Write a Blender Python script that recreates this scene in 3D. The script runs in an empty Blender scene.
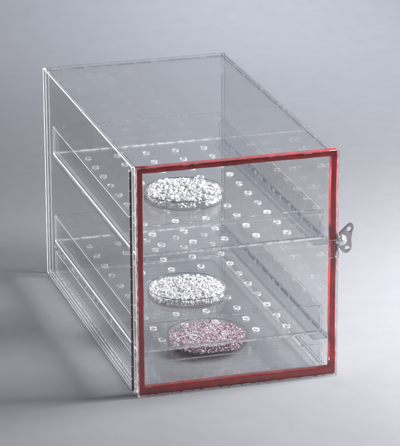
import bpy, bmesh, math, random
from mathutils import Vector, Matrix

# Everything is modelled in "door widths" (1 = 0.25 m) and scaled to metres at the end.
S = 0.25
scene = bpy.context.scene
col = scene.collection
R = math.radians

# ------------------------------------------------------------------ materials
def new_mat(name):
    m = bpy.data.materials.new(name); m.use_nodes = True
    nt = m.node_tree; nt.nodes.clear()
    return m, nt, nt.nodes.new('ShaderNodeOutputMaterial')

def N(nt, kind, **kw):
    n = nt.nodes.new(kind)
    for k, v in kw.items():
        if k in n.inputs.keys():
            n.inputs[k].default_value = v
        else:
            setattr(n, k, v)
    return n

def noise_mask(nt, scale, lo, hi, detail=3.0, stretch=None, a=0.0, b=1.0):
    tc = N(nt, 'ShaderNodeTexCoord')
    src = tc.outputs['Object']
    if stretch:
        mp = N(nt, 'ShaderNodeMapping'); mp.inputs['Scale'].default_value = stretch
        nt.links.new(src, mp.inputs['Vector']); src = mp.outputs['Vector']
    no = N(nt, 'ShaderNodeTexNoise', Scale=scale / S, Detail=detail)
    nt.links.new(src, no.inputs['Vector'])
    mr = N(nt, 'ShaderNodeMapRange')
    mr.inputs['From Min'].default_value = lo; mr.inputs['From Max'].default_value = hi
    mr.inputs['To Min'].default_value = a; mr.inputs['To Max'].default_value = b
    nt.links.new(no.outputs['Fac'], mr.inputs['Value'])
    return mr.outputs['Result']

def clear_mat(name, tint, rough, haze_a, haze_b, nscale, lo, hi, stretch=None, ior=1.49, haze_col=(.86, .88, .9), thin=False):
    """clear plastic whose surface carries dust, tool marking, painted glow and glints (diffuse share from noise).
    thin=True: the broad face of a sheet: light goes straight through, with a Fresnel share mirrored"""
    m, nt, out = new_mat(name)
    if thin:
        geo = N(nt, 'ShaderNodeNewGeometry')
        dp = N(nt, 'ShaderNodeVectorMath', operation='DOT_PRODUCT')
        nt.links.new(geo.outputs['Incoming'], dp.inputs[0]); nt.links.new(geo.outputs['Normal'], dp.inputs[1])
        ab = N(nt, 'ShaderNodeMath', operation='ABSOLUTE'); nt.links.new(dp.outputs['Value'], ab.inputs[0])
        om = N(nt, 'ShaderNodeMath', operation='SUBTRACT'); om.inputs[0].default_value = 1; nt.links.new(ab.outputs[0], om.inputs[1])
        pw = N(nt, 'ShaderNodeMath', operation='POWER'); pw.inputs[1].default_value = 5; nt.links.new(om.outputs[0], pw.inputs[0])
        fr = N(nt, 'ShaderNodeMath', operation='MULTIPLY_ADD'); nt.links.new(pw.outputs[0], fr.inputs[0])
        fr.inputs[1].default_value = .96; fr.inputs[2].default_value = .036
        tr = N(nt, 'ShaderNodeBsdfTransparent'); tr.inputs['Color'].default_value = (*tint, 1)
        gl = N(nt, 'ShaderNodeBsdfGlossy', Roughness=max(rough, .01))
        g = N(nt, 'ShaderNodeMixShader')
        nt.links.new(fr.outputs[0], g.inputs[0]); nt.links.new(tr.outputs[0], g.inputs[1]); nt.links.new(gl.outputs[0], g.inputs[2])
    else:
        g = N(nt, 'ShaderNodeBsdfGlass', Roughness=rough, IOR=ior)
        g.inputs['Color'].default_value = (*tint, 1)
    d = N(nt, 'ShaderNodeBsdfDiffuse'); d.inputs['Color'].default_value = (*haze_col, 1)
    t = N(nt, 'ShaderNodeBsdfTranslucent'); t.inputs['Color'].default_value = (*haze_col, 1)
    dt = N(nt, 'ShaderNodeMixShader', Fac=.6)
    nt.links.new(d.outputs[0], dt.inputs[1]); nt.links.new(t.outputs[0], dt.inputs[2])
    mx = N(nt, 'ShaderNodeMixShader')
    fac = noise_mask(nt, nscale, lo, hi, 4.0, stretch, haze_a, haze_b)
    if thin:      # sparse dust specks
        tc = N(nt, 'ShaderNodeTexCoord'); vo = N(nt, 'ShaderNodeTexVoronoi', Scale=22 / S, Randomness=1.0)
        nt.links.new(tc.outputs['Object'], vo.inputs['Vector'])
        mr = N(nt, 'ShaderNodeMapRange'); nt.links.new(vo.outputs['Distance'], mr.inputs['Value'])
        mr.inputs['From Min'].default_value = .03; mr.inputs['From Max'].default_value = .06
        mr.inputs['To Min'].default_value = .22; mr.inputs['To Max'].default_value = 0
        sm = N(nt, 'ShaderNodeMath', operation='MAXIMUM'); nt.links.new(fac, sm.inputs[0]); nt.links.new(mr.outputs[0], sm.inputs[1])
        fac = sm.outputs[0]
    nt.links.new(fac, mx.inputs[0])
    nt.links.new(g.outputs[0], mx.inputs[1]); nt.links.new(dt.outputs[0], mx.inputs[2])
    nt.links.new(mx.outputs[0], out.inputs[0])
    return m

M = {}
M['sheet'] = clear_mat('acrylic sheet', (.997, .999, .999), 0.0, .001, .014, 11, .5, .85, (3, 1, 1), thin=True)
M['cut'] = clear_mat('sawn acrylic edge', (.80, .84, .85), .08, .02, .45, 38, .5, .68)
M['runner'] = clear_mat('runner acrylic', (.87, .88, .90), .0, .0, .03, 30, .4, .7, thin=True)
M['bright_cut'] = clear_mat('frosted acrylic edge', (.95, .98, .98), .06, .25, 1.0, 34, .40, .54, haze_col=(.95, .96, .97))  # frosted cut; the extra white paints in light piped through the sheet
M['glow_cut'] = clear_mat('acrylic edge painted lit', (.97, .98, .99), .25, .8, 1.0, 20, .35, .5, haze_col=(.97, .97, .98))  # white share paints in the glow of the edges on the lit left side
M['shaded_cut'] = clear_mat('acrylic edge painted shaded', (.55, .58, .60), .05, .0, .30, 26, .5, .62)  # grey tint paints in the dark surroundings mirrored inside these edges
M['rim'] = clear_mat('moulded dish rim', (.55, .56, .58), .0, .0, .12, 60, .5, .8)  # grey tint paints in the dark refracted outline of the dish
M['hole'] = clear_mat('drilled hole wall', (.97, .98, .98), .03, .15, 1.0, 42, .40, .54, haze_col=(.95, .95, .96))  # drilled wall; its white share paints in the glints
M['dish'] = clear_mat('clear dish plastic', (.985, .985, .99), 0.0, .0, .03, 20, .5, .8, thin=True)

def principled(name, color, rough, metal=0.0, bump=None, colvar=None, **kw):
    m, nt, out = new_mat(name)
    p = N(nt, 'ShaderNodeBsdfPrincipled')
    p.inputs['Base Color'].default_value = (*color, 1)
    p.inputs['Roughness'].default_value = rough; p.inputs['Metallic'].default_value = metal
    for k, v in kw.items():
        p.inputs[k.replace('_', ' ')].default_value = v
    if colvar:
        c2, sc = colvar
        mx = N(nt, 'ShaderNodeMix', data_type='RGBA')
        mx.inputs[6].default_value = (*color, 1); mx.inputs[7].default_value = (*c2, 1)
        nt.links.new(noise_mask(nt, sc, .35, .7), mx.inputs[0]); nt.links.new(mx.outputs[2], p.inputs['Base Color'])
    if bump:
        sc, st = bump
        tc = N(nt, 'ShaderNodeTexCoord'); no = N(nt, 'ShaderNodeTexNoise', Scale=sc, Detail=5.0)
        nt.links.new(tc.outputs['Object'], no.inputs['Vector'])
        bp = N(nt, 'ShaderNodeBump', Strength=st, Distance=.001)
        nt.links.new(no.outputs['Fac'], bp.inputs['Height']); nt.links.new(bp.outputs[0], p.inputs['Normal'])
    nt.links.new(p.outputs[0], out.inputs[0])
    return m

M['paper'] = principled('backdrop paper', (.262, .264, .287), .85, bump=(260, .12), colvar=((.25, .253, .275), 9))
M['red'] = principled('red silicone rubber', (.47, .012, .014), .2, bump=(60, .3), colvar=((.26, .006, .008), 20), Coat_Weight=.25)
M['steel'] = principled('stainless steel', (.62, .61, .6), .28, 1.0, bump=(200, .12), colvar=((.5, .49, .48), 60))
M['dark_steel'] = principled('hinge steel', (.16, .15, .15), .33, 1.0, bump=(200, .12))
M['pin'] = principled('bright screw steel', (.88, .88, .88), .38, 1.0)

def grain_mat(name, stops, rough, transl):
    m, nt, out = new_mat(name)
    geo = N(nt, 'ShaderNodeNewGeometry')
    cr = N(nt, 'ShaderNodeValToRGB'); cr.color_ramp.interpolation = 'CONSTANT'
    el = cr.color_ramp.elements
    el[0].position, el[0].color = stops[0][0], (*stops[0][1], 1)
    el[1].position, el[1].color = stops[1][0], (*stops[1][1], 1)
    for pos, c in stops[2:]:
        e = el.new(pos); e.color = (*c, 1)
    nt.links.new(geo.outputs['Random Per Island'], cr.inputs[0])
    p = N(nt, 'ShaderNodeBsdfPrincipled', Roughness=rough)
    nt.links.new(cr.outputs[0], p.inputs['Base Color'])
    t = N(nt, 'ShaderNodeBsdfTranslucent'); nt.links.new(cr.outputs[0], t.inputs['Color'])
    mx = N(nt, 'ShaderNodeMixShader', Fac=transl)
    nt.links.new(p.outputs[0], mx.inputs[1]); nt.links.new(t.outputs[0], mx.inputs[2])
    nt.links.new(mx.outputs[0], out.inputs[0])
    return m
M['white_grain'] = grain_mat('white crystals', [(0, (.86, .86, .87)), (.5, (.80, .80, .82)), (.8, (.90, .90, .91))], .4, .25)
M['pink_grain'] = grain_mat('pink crystals', [(0, (.60, .32, .45)), (.2, (.85, .72, .79)), (.40, (.24, .07, .15)),
                                              (.58, (.76, .54, .64)), (.74, (.92, .88, .91)), (.90, (.10, .03, .06))], .35, .15)

# ------------------------------------------------------------------ object helpers
def link(name, bm, mats, parent=None, smooth=False):
    me = bpy.data.meshes.new(name); bm.normal_update(); bm.to_mesh(me); bm.free()
    if not isinstance(mats, (list, tuple)): mats = [mats]
    for m in mats: me.materials.append(m)
    if smooth:
        for p in me.polygons: p.use_smooth = True
    o = bpy.data.objects.new(name, me); col.objects.link(o)
    if parent: o.parent = parent
    return o

def thing(name, label, cat, loc=(0, 0, 0), group=None):
    o = bpy.data.objects.new(name, None); col.objects.link(o); o.location = loc
    o.empty_display_size = .05
    tag(o, label, cat, group)
    return o

def tag(o, label, cat, group=None, kind=None):
    o['label'] = label; o['category'] = cat
    if group: o['group'] = group
    if kind: o['kind'] = kind

def box(bm, x0, x1, y0, y1, z0, z1, thin=None, bev=.0022, seg=1, edge_idx=1):
    """axis box; faces other than the two broad ones get material edge_idx"""
    r = bmesh.ops.create_cube(bm, size=1)
    vs = r['verts']
    for v in vs:
        v.co = Vector(((x0 + x1) / 2 + v.co.x * (x1 - x0), (y0 + y1) / 2 + v.co.y * (y1 - y0), (z0 + z1) / 2 + v.co.z * (z1 - z0)))
    fs = list({f for v in vs for f in v.link_faces})
    es = list({e for v in vs for e in v.link_edges})
    for f in fs: f.normal_update()
    if bev:
        out = bmesh.ops.bevel(bm, geom=es, offset=bev, segments=seg, affect='EDGES', profile=.5)
        fs = list({f for f in bm.faces if f.is_valid and (f in fs or f in out['faces'])})
    if thin is not None:
        for f in fs:
            if not f.is_valid: continue
            f.normal_update()
            f.material_index = 0 if abs(f.normal[thin]) > .95 else edge_idx

def panel(name, b, thin, parent, mats=None, **kw):
    bm = bmesh.new(); box(bm, *b, thin=thin, **kw)
    return link(name, bm, mats or [M['sheet'], M['cut']], parent)

def lathe(bm, prof, n=96, cx=0, cy=0, close=True, mat=0):
    rings = []
    for r, z in prof:
        if r < 1e-6: rings.append([bm.verts.new((cx, cy, z))])
        else: rings.append([bm.verts.new((cx + r * math.cos(2 * math.pi * k / n), cy + r * math.sin(2 * math.pi * k / n), z)) for k in range(n)])
    L = len(rings)
    for i in range(L if close else L - 1):
        a, b = rings[i], rings[(i + 1) % L]
        if len(a) == 1 and len(b) == 1: continue
        for k in range(n):
            k2 = (k + 1) % n
            if len(a) == 1: f = bm.faces.new((a[0], b[k2], b[k]))
            elif len(b) == 1: f = bm.faces.new((a[k], a[k2], b[0]))
            else: f = bm.faces.new((a[k], a[k2], b[k2], b[k]))
            f.material_index = mat
    bmesh.ops.recalc_face_normals(bm, faces=bm.faces)

def cyl(bm, p0, p1, r, n=24):
    p0, p1 = Vector(p0), Vector(p1); d = p1 - p0
    m = Matrix.Translation((p0 + p1) / 2) @ d.to_track_quat('Z', 'Y').to_matrix().to_4x4()
    bmesh.ops.create_cone(bm, cap_ends=True, segments=n, radius1=r, radius2=r, depth=d.length, matrix=m)

# ------------------------------------------------------------------ cabinet
D, H, T = 1.795, 1.149, .016
G = .0012            # hairline glue gap between sheets
ZB = .023 + G
cab = thing('desiccator_cabinet', 'clear acrylic desiccator cabinet with a red sealed door, standing on the grey backdrop', 'cabinet')
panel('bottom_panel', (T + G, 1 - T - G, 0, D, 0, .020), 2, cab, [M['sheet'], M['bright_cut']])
panel('top_panel', (T + G, 1 - T - G, 0, D, H - T, H), 2, cab, [M['sheet'], M['shaded_cut']])
panel('side_panel', (0, T, 0, D, 0, H), 0, cab, [M['sheet'], M['glow_cut']], bev=.004)
panel('side_panel', (1 - T, 1, 0, D, 0, H), 0, cab, [M['sheet'], M['shaded_cut']], bev=.003)
panel('back_panel', (T + G, 1 - T - G, D - T, D, .020 + G, H - T - G), 1, cab, [M['sheet'], M['shaded_cut']])

# tray runners glued to both side panels at two heights
def runner(x0, x1, z0, z1):
    bm = bmesh.new()
    y0, y1 = .006, 1.70
    box(bm, x0, x1, y0, y1, z0, z1, thin=2, bev=.003, seg=2)
    for f in bm.faces:
        if f.normal.x < -.9 and x0 < .5 and z0 < .4: f.material_index = 1
    return link('runner', bm, [M['runner'], M['cut']], cab)
ZT = [(.6935, .846), (.2040, .352), (.0225, .150)]    # tray bottom and rim heights
for zb, zr in ZT[:2]:
    runner(T + G, .070, zb - .024, zb - .0008)
    runner(.908, 1 - T - G, zb - .032, zb - .0008)

# door: sheet, red gasket, latch
DX0, DX1, DZ0, DZ1 = .006, 1.011, .0015, 1.156
YD0, YD1 = -.062, -.040        # door sheet
bm = bmesh.new(); box(bm, DX0, DX1, YD0, YD1, DZ0, DZ1, thin=1)
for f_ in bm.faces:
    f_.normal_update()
    if f_.material_index == 1 and (f_.normal.x > .3 or f_.normal.z > .3): f_.material_index = 2  # right and top edges take the edge copy painted darker
door = link('door', bm, [M['sheet'], M['bright_cut'], M['shaded_cut']], cab)
def ring(bm, x0, x1, z0, z1, w, y0, y1, r=.006):
    """rectangular ring of rubber strip with rounded section, mitred corners"""
    sec = []
    n = 5
    def arc(cx, cy, a0):
        for k in range(n):
            a = a0 + math.pi / 2 * k / (n - 1)
            sec.append((cx + r * math.cos(a), cy + r * math.sin(a)))
    arc(w - r, y1 - r, 0); arc(r, y1 - r, math.pi / 2); arc(r, y0 + r, math.pi); arc(w - r, y0 + r, 1.5 * math.pi)
    cs = [((x0, z0), (.95, 1.4)), ((x1, z0), (-1, 1.25)), ((x1, z1), (-1, -1)), ((x0, z1), (.95, -1))]
    rng = random.Random(4)
    rings = []
    for i in range(4):
        (ax, az), (sx, sz) = cs[i]; (bx_, bz), (tx, tz) = cs[(i + 1) % 4]
        m = 14
        for q in range(m):
            t = q / m
            wob = rng.uniform(-.0016, .0016) if q else 0
            rings.append([bm.verts.new(((ax + sx * (u + wob)) * (1 - t) + (bx_ + tx * (u + wob)) * t, y,
                                        (az + sz * (u + wob)) * (1 - t) + (bz + tz * (u + wob)) * t)) for u, y in sec])
    L = len(rings); K = len(sec)
    for i in range(L):
        a, b = rings[i], rings[(i + 1) % L]
        for k in range(K):
            bm.faces.new((a[k], a[(k + 1) % K], b[(k + 1) % K], b[k]))
    bmesh.ops.recalc_face_normals(bm, faces=bm.faces)
bm = bmesh.new(); ring(bm, DX0 + .009, DX1 - .0015, DZ0 + .001, DZ1 - .003, .030, YD1 + .0008, -.0012)
link('gasket', bm, M['red'], door, smooth=True)

# piano hinge down the left front edge of the body
bm = bmesh.new(); box(bm, -.0045, -.0008, .004, .020, .02, 1.128, bev=.001)
hinge = link('hinge', bm, M['dark_steel'], cab)
bm = bmesh.new()
z = .02
while z < 1.12:
    cyl(bm, (-.0075, -.002, z), (-.0075, -.002, min(z + .060, 1.128)), .0062, 20)
    z += .0635
link('hinge_barrel', bm, M['dark_steel'], hinge)
bm = bmesh.new(); cyl(bm, (-.0085, -.002, .012), (-.0085, -.002, 1.136), .0045, 16)
link('hinge_pin', bm, M['pin'], hinge)

# latch: clear keeper block on the door edge, threaded boss, two-eared wing plate
LZ = .688
bm = bmesh.new()
box(bm, .958, 1.0125, YD0 - .012, YD0 - .0008, LZ - .072, LZ + .020, thin=1, bev=.003, seg=2)
latch = link('latch', bm, [M['runner'], M['cut']], door)
bm = bmesh.new()
for zz in (LZ + .010, LZ - .062):
    cyl(bm, (1.0, YD0 - .020, zz), (1.0, YD0 - .0115, zz), .006, 20)
link('screw', bm, M['pin'], latch)
bm = bmesh.new()
box(bm, 1.0115, 1.020, -.046, .03, LZ - .05, LZ + .04, bev=.003)
link('latch_plate', bm, M['steel'], latch)
bm = bmesh.new()
prof = [(0, 0), (.024, 0), (.0255, .002), (.0255, .007), (.023, .009), (.012, .0095), (.010, .014), (.0, .0145)]
lathe(bm, prof, 32, close=False)
bmesh.ops.transform(bm, matrix=Matrix.Translation((1.040, -.0245, LZ)) @ Matrix.Rotation(R(90), 4, 'X'), verts=bm.verts)
link('boss', bm, M['pin'], latch, smooth=True)
def wing(bm, cx, cy, cz, th):
    """flat two-eared plate in the x-z plane with an eye in each ear"""
    out = []
    # outline: convex ears, waisted on the right side, tapering to the boss on the left
    ctr = [(-.034, .022), (-.030, .034), (-.006, .056), (.010, .071), (.022, .078), (.034, .076), (.041, .066), (.042, .050),
           (.036, .030), (.032, .010), (.031, -.010), (.033, -.030), (.032, -.046), (.027, -.060), (.016, -.070), (.002, -.073), (-.012, -.066),
           (-.024, -.050), (-.032, -.032), (-.035, -.016), (-.036, .004)]
    m = len(ctr)
    for i in range(m):            # Catmull-Rom
        p0, p1, p2, p3 = [Vector(ctr[(i + d) % m]) for d in (-1, 0, 1, 2)]
        for k in range(4):
            t = k / 4
            out.append(.5 * ((2 * p1) + (-p0 + p2) * t + (2 * p0 - 5 * p1 + 4 * p2 - p3) * t * t + (-p0 + 3 * p1 - 3 * p2 + p3) * t ** 3))
    holes = [((.019, .048), .0125), ((.010, -.046), .0115)]
    vs = [bm.verts.new((cx + p.x, cy, cz + p.y)) for p in out]
    es = [bm.edges.new((vs[i], vs[(i + 1) % len(vs)])) for i in range(len(vs))]
    for (hx, hz), r in holes:
        hv = [bm.verts.new((cx + hx + r * math.cos(a * math.pi / 12), cy, cz + hz + r * math.sin(a * math.pi / 12))) for a in range(24)]
        es += [bm.edges.new((hv[i], hv[(i + 1) % 24])) for i in range(24)]
    res = bmesh.ops.triangle_fill(bm, edges=es, use_beauty=True)
    fs = [g for g in res['geom'] if isinstance(g, bmesh.types.BMFace)]
    ex = bmesh.ops.extrude_face_region(bm, geom=fs)
    nv = [g for g in ex['geom'] if isinstance(g, bmesh.types.BMVert)]
    bmesh.ops.translate(bm, vec=(0, th, 0), verts=nv)
    bmesh.ops.recalc_face_normals(bm, faces=bm.faces)
    rim = [e for e in bm.edges if len(e.link_faces) == 2 and abs(e.link_faces[0].normal.y - e.link_faces[1].normal.y) > .5]
    bmesh.ops.bevel(bm, geom=rim, offset=.0022, segments=2, affect='EDGES')
bm = bmesh.new(); wing(bm, 1.060, -.024, LZ + .003, .012)
link('wing_plate', bm, M['steel'], latch)

# ------------------------------------------------------------------ trays
XL, XR, YF, YB, TW, TF = .027, .956, .004, 1.712, .012, .0095
HX = [.180, .339, .498, .657, .815]
HY = [.136 + .1592 * k for k in range(10)]

def perforated_floor(bm, x0, x1, y0, y1, z0, z1, r=.0158, n=24):
    """sheet with a chamfered through-hole in every grid cell"""
    xs = [x0] + [(HX[i] + HX[i + 1]) / 2 for i in range(4)] + [x1]
    ys = [y0] + [(HY[i] + HY[i + 1]) / 2 for i in range(9)] + [y1]
    ch = .0035
    cache = {}
    def V(x, y, z):
        k = (round(x, 6), round(y, 6), round(z, 6))
        if k not in cache: cache[k] = bm.verts.new((x, y, z))
        return cache[k]
    for i in range(5):
        for j in range(10):
            ax, bx_, ay, by = xs[i], xs[i + 1], ys[j], ys[j + 1]
            cx, cy = HX[i], HY[j]
            border = []
            q = n // 4
            for k in range(q): border.append((bx_, ay + (by - ay) * k / q))
            for k in range(q): border.append((bx_ - (bx_ - ax) * k / q, by))
            for k in range(q): border.append((ax, by - (by - ay) * k / q))
            for k in range(q): border.append((ax + (bx_ - ax) * k / q, ay))
            lay = []
            for rr, zz in ((r + ch, z1), (r, z1 - ch), (r, z0 + ch), (r + ch, z0)):
                lay.append([V(cx + rr * math.cos(-math.pi / 4 + 2 * math.pi * k / n), cy + rr * math.sin(-math.pi / 4 + 2 * math.pi * k / n), zz) for k in range(n)])
            top = [V(x, y, z1) for x, y in border]; bot = [V(x, y, z0) for x, y in border]
            loops = [top] + lay + [bot]
            for a in range(5):
                A, B = loops[a], loops[a + 1]
                for k in range(n):
                    f = bm.faces.new((A[k], A[(k + 1) % n], B[(k + 1) % n], B[k]))
                    f.material_index = 0 if a in (0, 4) else 2
                    f.smooth = a in (1, 2, 3)
    bm.edges.ensure_lookup_table()
    for e in [e for e in bm.edges if len(e.link_faces) == 1]:     # outer rim
        pass
    rim_top = [e for e in bm.edges if len(e.link_faces) == 1 and e.verts[0].co.z > (z0 + z1) / 2]
    for e in rim_top:
        a, b = e.verts
        f = bm.faces.new((a, b, V(b.co.x, b.co.y, z0), V(a.co.x, a.co.y, z0))); f.material_index = 3 if min(a.co.x, b.co.x) > x1 - 1e-4 else 4 if max(a.co.x, b.co.x) < x0 + 1e-4 else 1  # right rim painted shaded, left rim painted lit
    bmesh.ops.recalc_face_normals(bm, faces=bm.faces)

def tray(name, label, zb, zr, holes, group, cat='tray'):
    t = thing(name, label, cat, (.5, .85, zb), group)
    ox, oy = .5, .85
    x0, x1, y0, y1 = XL - ox, XR - ox, YF - oy, YB - oy
    h = zr - zb
    mats = [M['sheet'], M['bright_cut'], M['hole'], M['shaded_cut'], M['glow_cut']]
    bm = bmesh.new()
    if holes:
        perforated_floor(bm, XL, XR, YF, YB, 0, TF)
        bmesh.ops.translate(bm, vec=(-ox, -oy, 0), verts=bm.verts)
    else:
        box(bm, x0, x1, y0, y1, 0, TF, thin=2)
    link('tray_floor', bm, mats, t)
    e = TF + G
    panel('tray_wall', (x0, x0 + TW, y0, y1, e, h), 0, t, [M['sheet'], M['glow_cut']])
    panel('tray_wall', (x1 - TW, x1, y0, y1, e, h), 0, t)
    panel('tray_wall', (x0 + TW + G, x1 - TW - G, y0, y0 + TW, e, h), 1, t)
    panel('tray_wall', (x0 + TW + G, x1 - TW - G, y1 - TW, y1, e, h), 1, t)
    return t
tray('perforated_tray', 'upper clear tray drilled with rows of round holes, level with the door latch', *ZT[0], True, 'perforated trays on the runners')
tray('perforated_tray', 'lower clear tray drilled with rows of round holes, just above the pink crystals', *ZT[1], True, 'perforated trays on the runners')
tray('desiccant_tray', 'plain clear tray without holes on the cabinet floor, under the pink crystals', *ZT[2], False, None)

# ------------------------------------------------------------------ dishes and crystals
def dish(label, glabel, x, y, z, kind, seed, g, layers):
    rng = random.Random(seed)
    d = thing('petri_dish', label, 'dish', (x, y, z), 'round dishes of crystals')
    r, h, t = .202, .048, .0045
    bm = bmesh.new()
    lathe(bm, [(0, 0), (r - .007, 0), (r - .002, .001), (r, .005), (r, h - .004), (r - .0006, h - .001), (r - .002, h), (r - t + .001, h - .001),
               (r - t, h - .004), (r - t, t + .005), (r - t - .004, t), (0, t)], 160, close=False)
    for f in bm.faces:
        c_ = f.calc_center_median(); rr = math.hypot(c_.x, c_.y)
        f.material_index = 1 if (c_.z > h - .004 or (rr > r - .007 and c_.z < .005)) else 0
    link('dish_base', bm, [M['dish'], M['rim']], d, smooth=True)
    # crystals
    bm = bmesh.new()
    rin = r - t - g * .9
    base = bmesh.new(); bmesh.ops.create_icosphere(base, subdivisions=1, radius=1)
    bv = [v.co.copy() for v in base.verts]; bf = [[v.index for v in f.verts] for f in base.faces]; base.free()
    verts, faces = [], []
    zz = t + g * .8
    for L in range(layers):
        R_ = rin * (1, 1, 1, .995, .99, .975)[L + (6 - layers)]
        step = g * (1.72 if L < layers - 1 else 1.9)
        m = int(R_ / step) + 1
        for i in range(-m, m + 1):
            for j in range(-m, m + 1):
                px = (i + .5 * (j % 2)) * step + rng.uniform(-.3, .3) * step
                py = j * step * .87 + rng.uniform(-.3, .3) * step
                rr = math.hypot(px, py)
                if rr > R_ + rng.uniform(-.01, 0): continue
                if L == layers - 1 and rng.random() < .14: continue
                s = g * rng.choice((.6, .8, 1.0, 1.0, 1.2, 1.5)) * rng.uniform(.9, 1.1)
                q = Matrix.Rotation(rng.uniform(0, 6.28), 3, Vector((rng.gauss(0, 1), rng.gauss(0, 1), rng.gauss(0, 1) + .01)).normalized())
                sc = Vector((rng.uniform(.75, 1.2), rng.uniform(.75, 1.2), rng.uniform(.6, 1.0))) * s
                hump = (.003 * (1 - (rr / rin) ** 2)) * (L / (layers - 1))
                c = Vector((px, py, zz + rng.uniform(-.3, .75 if L == layers - 1 else .3) * g + hump))
                b = len(verts)
                for v in bv:
                    w = Vector((v.x * sc.x, v.y * sc.y, v.z * sc.z)) * rng.uniform(.72, 1.2)
                    w = q @ w + c
                    if w.z < t + .0008: w.z = t + .0006 + rng.uniform(0, .0012)
                    verts.append(w)
                faces += [[b + k for k in f] for f in bf]
        zz += g * (1.12 if layers < 6 else 1.25)
    bm.free()
    me = bpy.data.meshes.new('crystals'); me.from_pydata(verts, [], faces)
    me.materials.append(M[kind + '_grain'])
    o = bpy.data.objects.new(kind + '_crystals', me); col.objects.link(o); o.location = (x, y, z)
    tag(o, glabel, 'crystals', kind='stuff')
    return d
e = TF + .0006
dish('clear dish of white crystals on the upper perforated tray', 'coarse white crystals filling the dish on the upper tray', .476, .770, ZT[0][0] + e, 'white', 1, .0092, 4)
dish('clear dish of white crystals on the lower perforated tray', 'coarse white crystals filling the dish on the lower tray', .468, .690, ZT[1][0] + e, 'white', 2, .0076, 4)
dish('clear dish of pink crystals in the bottom tray', 'fine pink and purple crystals in the lowest dish', .513, .490, ZT[2][0] + e, 'pink', 3, .0043, 6)

# ------------------------------------------------------------------ backdrop: paper sweep, floor running up into a wall
bm = bmesh.new()
prof = [(-16, 0)]
for k in range(0, 31): prof.append((-6 + 11.0 * k / 30, 0))
yc, rc = 5.0, 4.0
for k in range(1, 25):
    a = math.pi / 2 * k / 24
    prof.append((yc + rc * math.sin(a), rc - rc * math.cos(a)))
prof.append((yc + rc, 14))
xs_ = [-14, -6, -3, -1.5, 0, 1.5, 3, 6, 14]
g = [[bm.verts.new((x, y, z)) for x in xs_] for y, z in prof]
for i in range(len(g) - 1):
    for j in range(len(xs_) - 1):
        bm.faces.new((g[i][j], g[i][j + 1], g[i + 1][j + 1], g[i + 1][j]))
bmesh.ops.recalc_face_normals(bm, faces=bm.faces)
bmesh.ops.translate(bm, vec=(0, 0, -.0012), verts=bm.verts)
ground = link('ground', bm, M['paper'], smooth=True)
ground['kind'] = 'structure'

# ------------------------------------------------------------------ lights
def area(name, loc, target, sx, sy, energy, color=(1, 1, 1), spread=180):
    l = bpy.data.lights.new(name, 'AREA'); l.shape = 'RECTANGLE'; l.size = sx; l.size_y = sy
    l.energy = energy; l.color = color; l.spread = R(spread)
    o = bpy.data.objects.new(name, l); col.objects.link(o); o.location = loc
    o.rotation_euler = (Vector(target) - Vector(loc)).to_track_quat('-Z', 'Y').to_euler()
    return o
area('key_softbox', (4.3, -.2, 3.1), (1.0, 1.2, 0), 1.6, 1.6, 575, (1, .995, .99))
area('table_light', (3.0, .6, 2.0), (.8, .9, 0), .9, .9, 14)
area('sweep_light', (3.0, 4.6, 4.2), (2.35, 6.6, .3), 1, 1, 50, (.88, .94, 1), 90)
area('side_light', (4.6, 2.4, 4.2), (3.6, 5.2, 0), 1, 1, 24, (.88, .94, 1), 80)
area('backdrop_light', (4.0, 3.0, 8.0), (4.0, 9.0, 6.0), 2, 1.5, 260, (.90, .95, 1), 80)
area('fill_softbox', (-5.0, -5.0, 4.0), (.3, .5, .5), 2, 3, 50, (.95, .97, 1))
area('rim_strip', (-6.0, 6.4, .22), (.3, .9, .66), 1.0, .3, 90, (1, 1, 1), 22)  # added unseen lamp that makes the left and rear edges glow

w = bpy.data.worlds.new('World'); scene.world = w; w.use_nodes = True
bg = w.node_tree.nodes['Background']
bg.inputs[0].default_value = (.80, .88, 1.0, 1); bg.inputs[1].default_value = .12

# ------------------------------------------------------------------ camera (solved from the photograph's corners)
cp = Vector((-3.3077, -12.4727, 5.2978)); yaw, pit, roll = .2841, -.3306, -.0048
f = Vector((math.sin(yaw) * math.cos(pit), math.cos(yaw) * math.cos(pit), math.sin(pit)))
r0 = Vector((math.cos(yaw), -math.sin(yaw), 0)); u0 = r0.cross(f)
Rv = math.cos(roll) * r0 + math.sin(roll) * u0; Uv = -math.sin(roll) * r0 + math.cos(roll) * u0
cam = bpy.data.cameras.new('camera'); co = bpy.data.objects.new('camera', cam); col.objects.link(co)
mw = Matrix((Rv, Uv, -f)).transposed().to_4x4(); co.rotation_euler = mw.to_euler(); co.location = cp
cam.sensor_fit = 'HORIZONTAL'; cam.sensor_width = 36; cam.lens = 2884.34 / 400 * 36
cam.clip_start = .05; cam.clip_end = 100
scene.camera = co

# ------------------------------------------------------------------ to metres
done = set()
for o in list(scene.objects):
    o.location = o.location * S
    if o.type == 'MESH' and o.data.name not in done:
        done.add(o.data.name); o.data.transform(Matrix.Scale(S, 4))
    if o.type == 'LIGHT':
        o.data.size *= S; o.data.size_y *= S; o.data.energy *= S * S

scene.render.engine = 'CYCLES'
c = scene.cycles
c.max_bounces = 28; c.transmission_bounces = 24; c.glossy_bounces = 10; c.diffuse_bounces = 4; c.transparent_max_bounces = 64
c.caustics_refractive = True; c.caustics_reflective = True; c.blur_glossy = 0.3
c.sample_clamp_indirect = 8; c.sample_clamp_direct = 0
c.use_denoising = True
scene.view_settings.view_transform = 'Standard'; scene.view_settings.look = 'None'
scene.view_settings.exposure = .2; scene.view_settings.gamma = 1
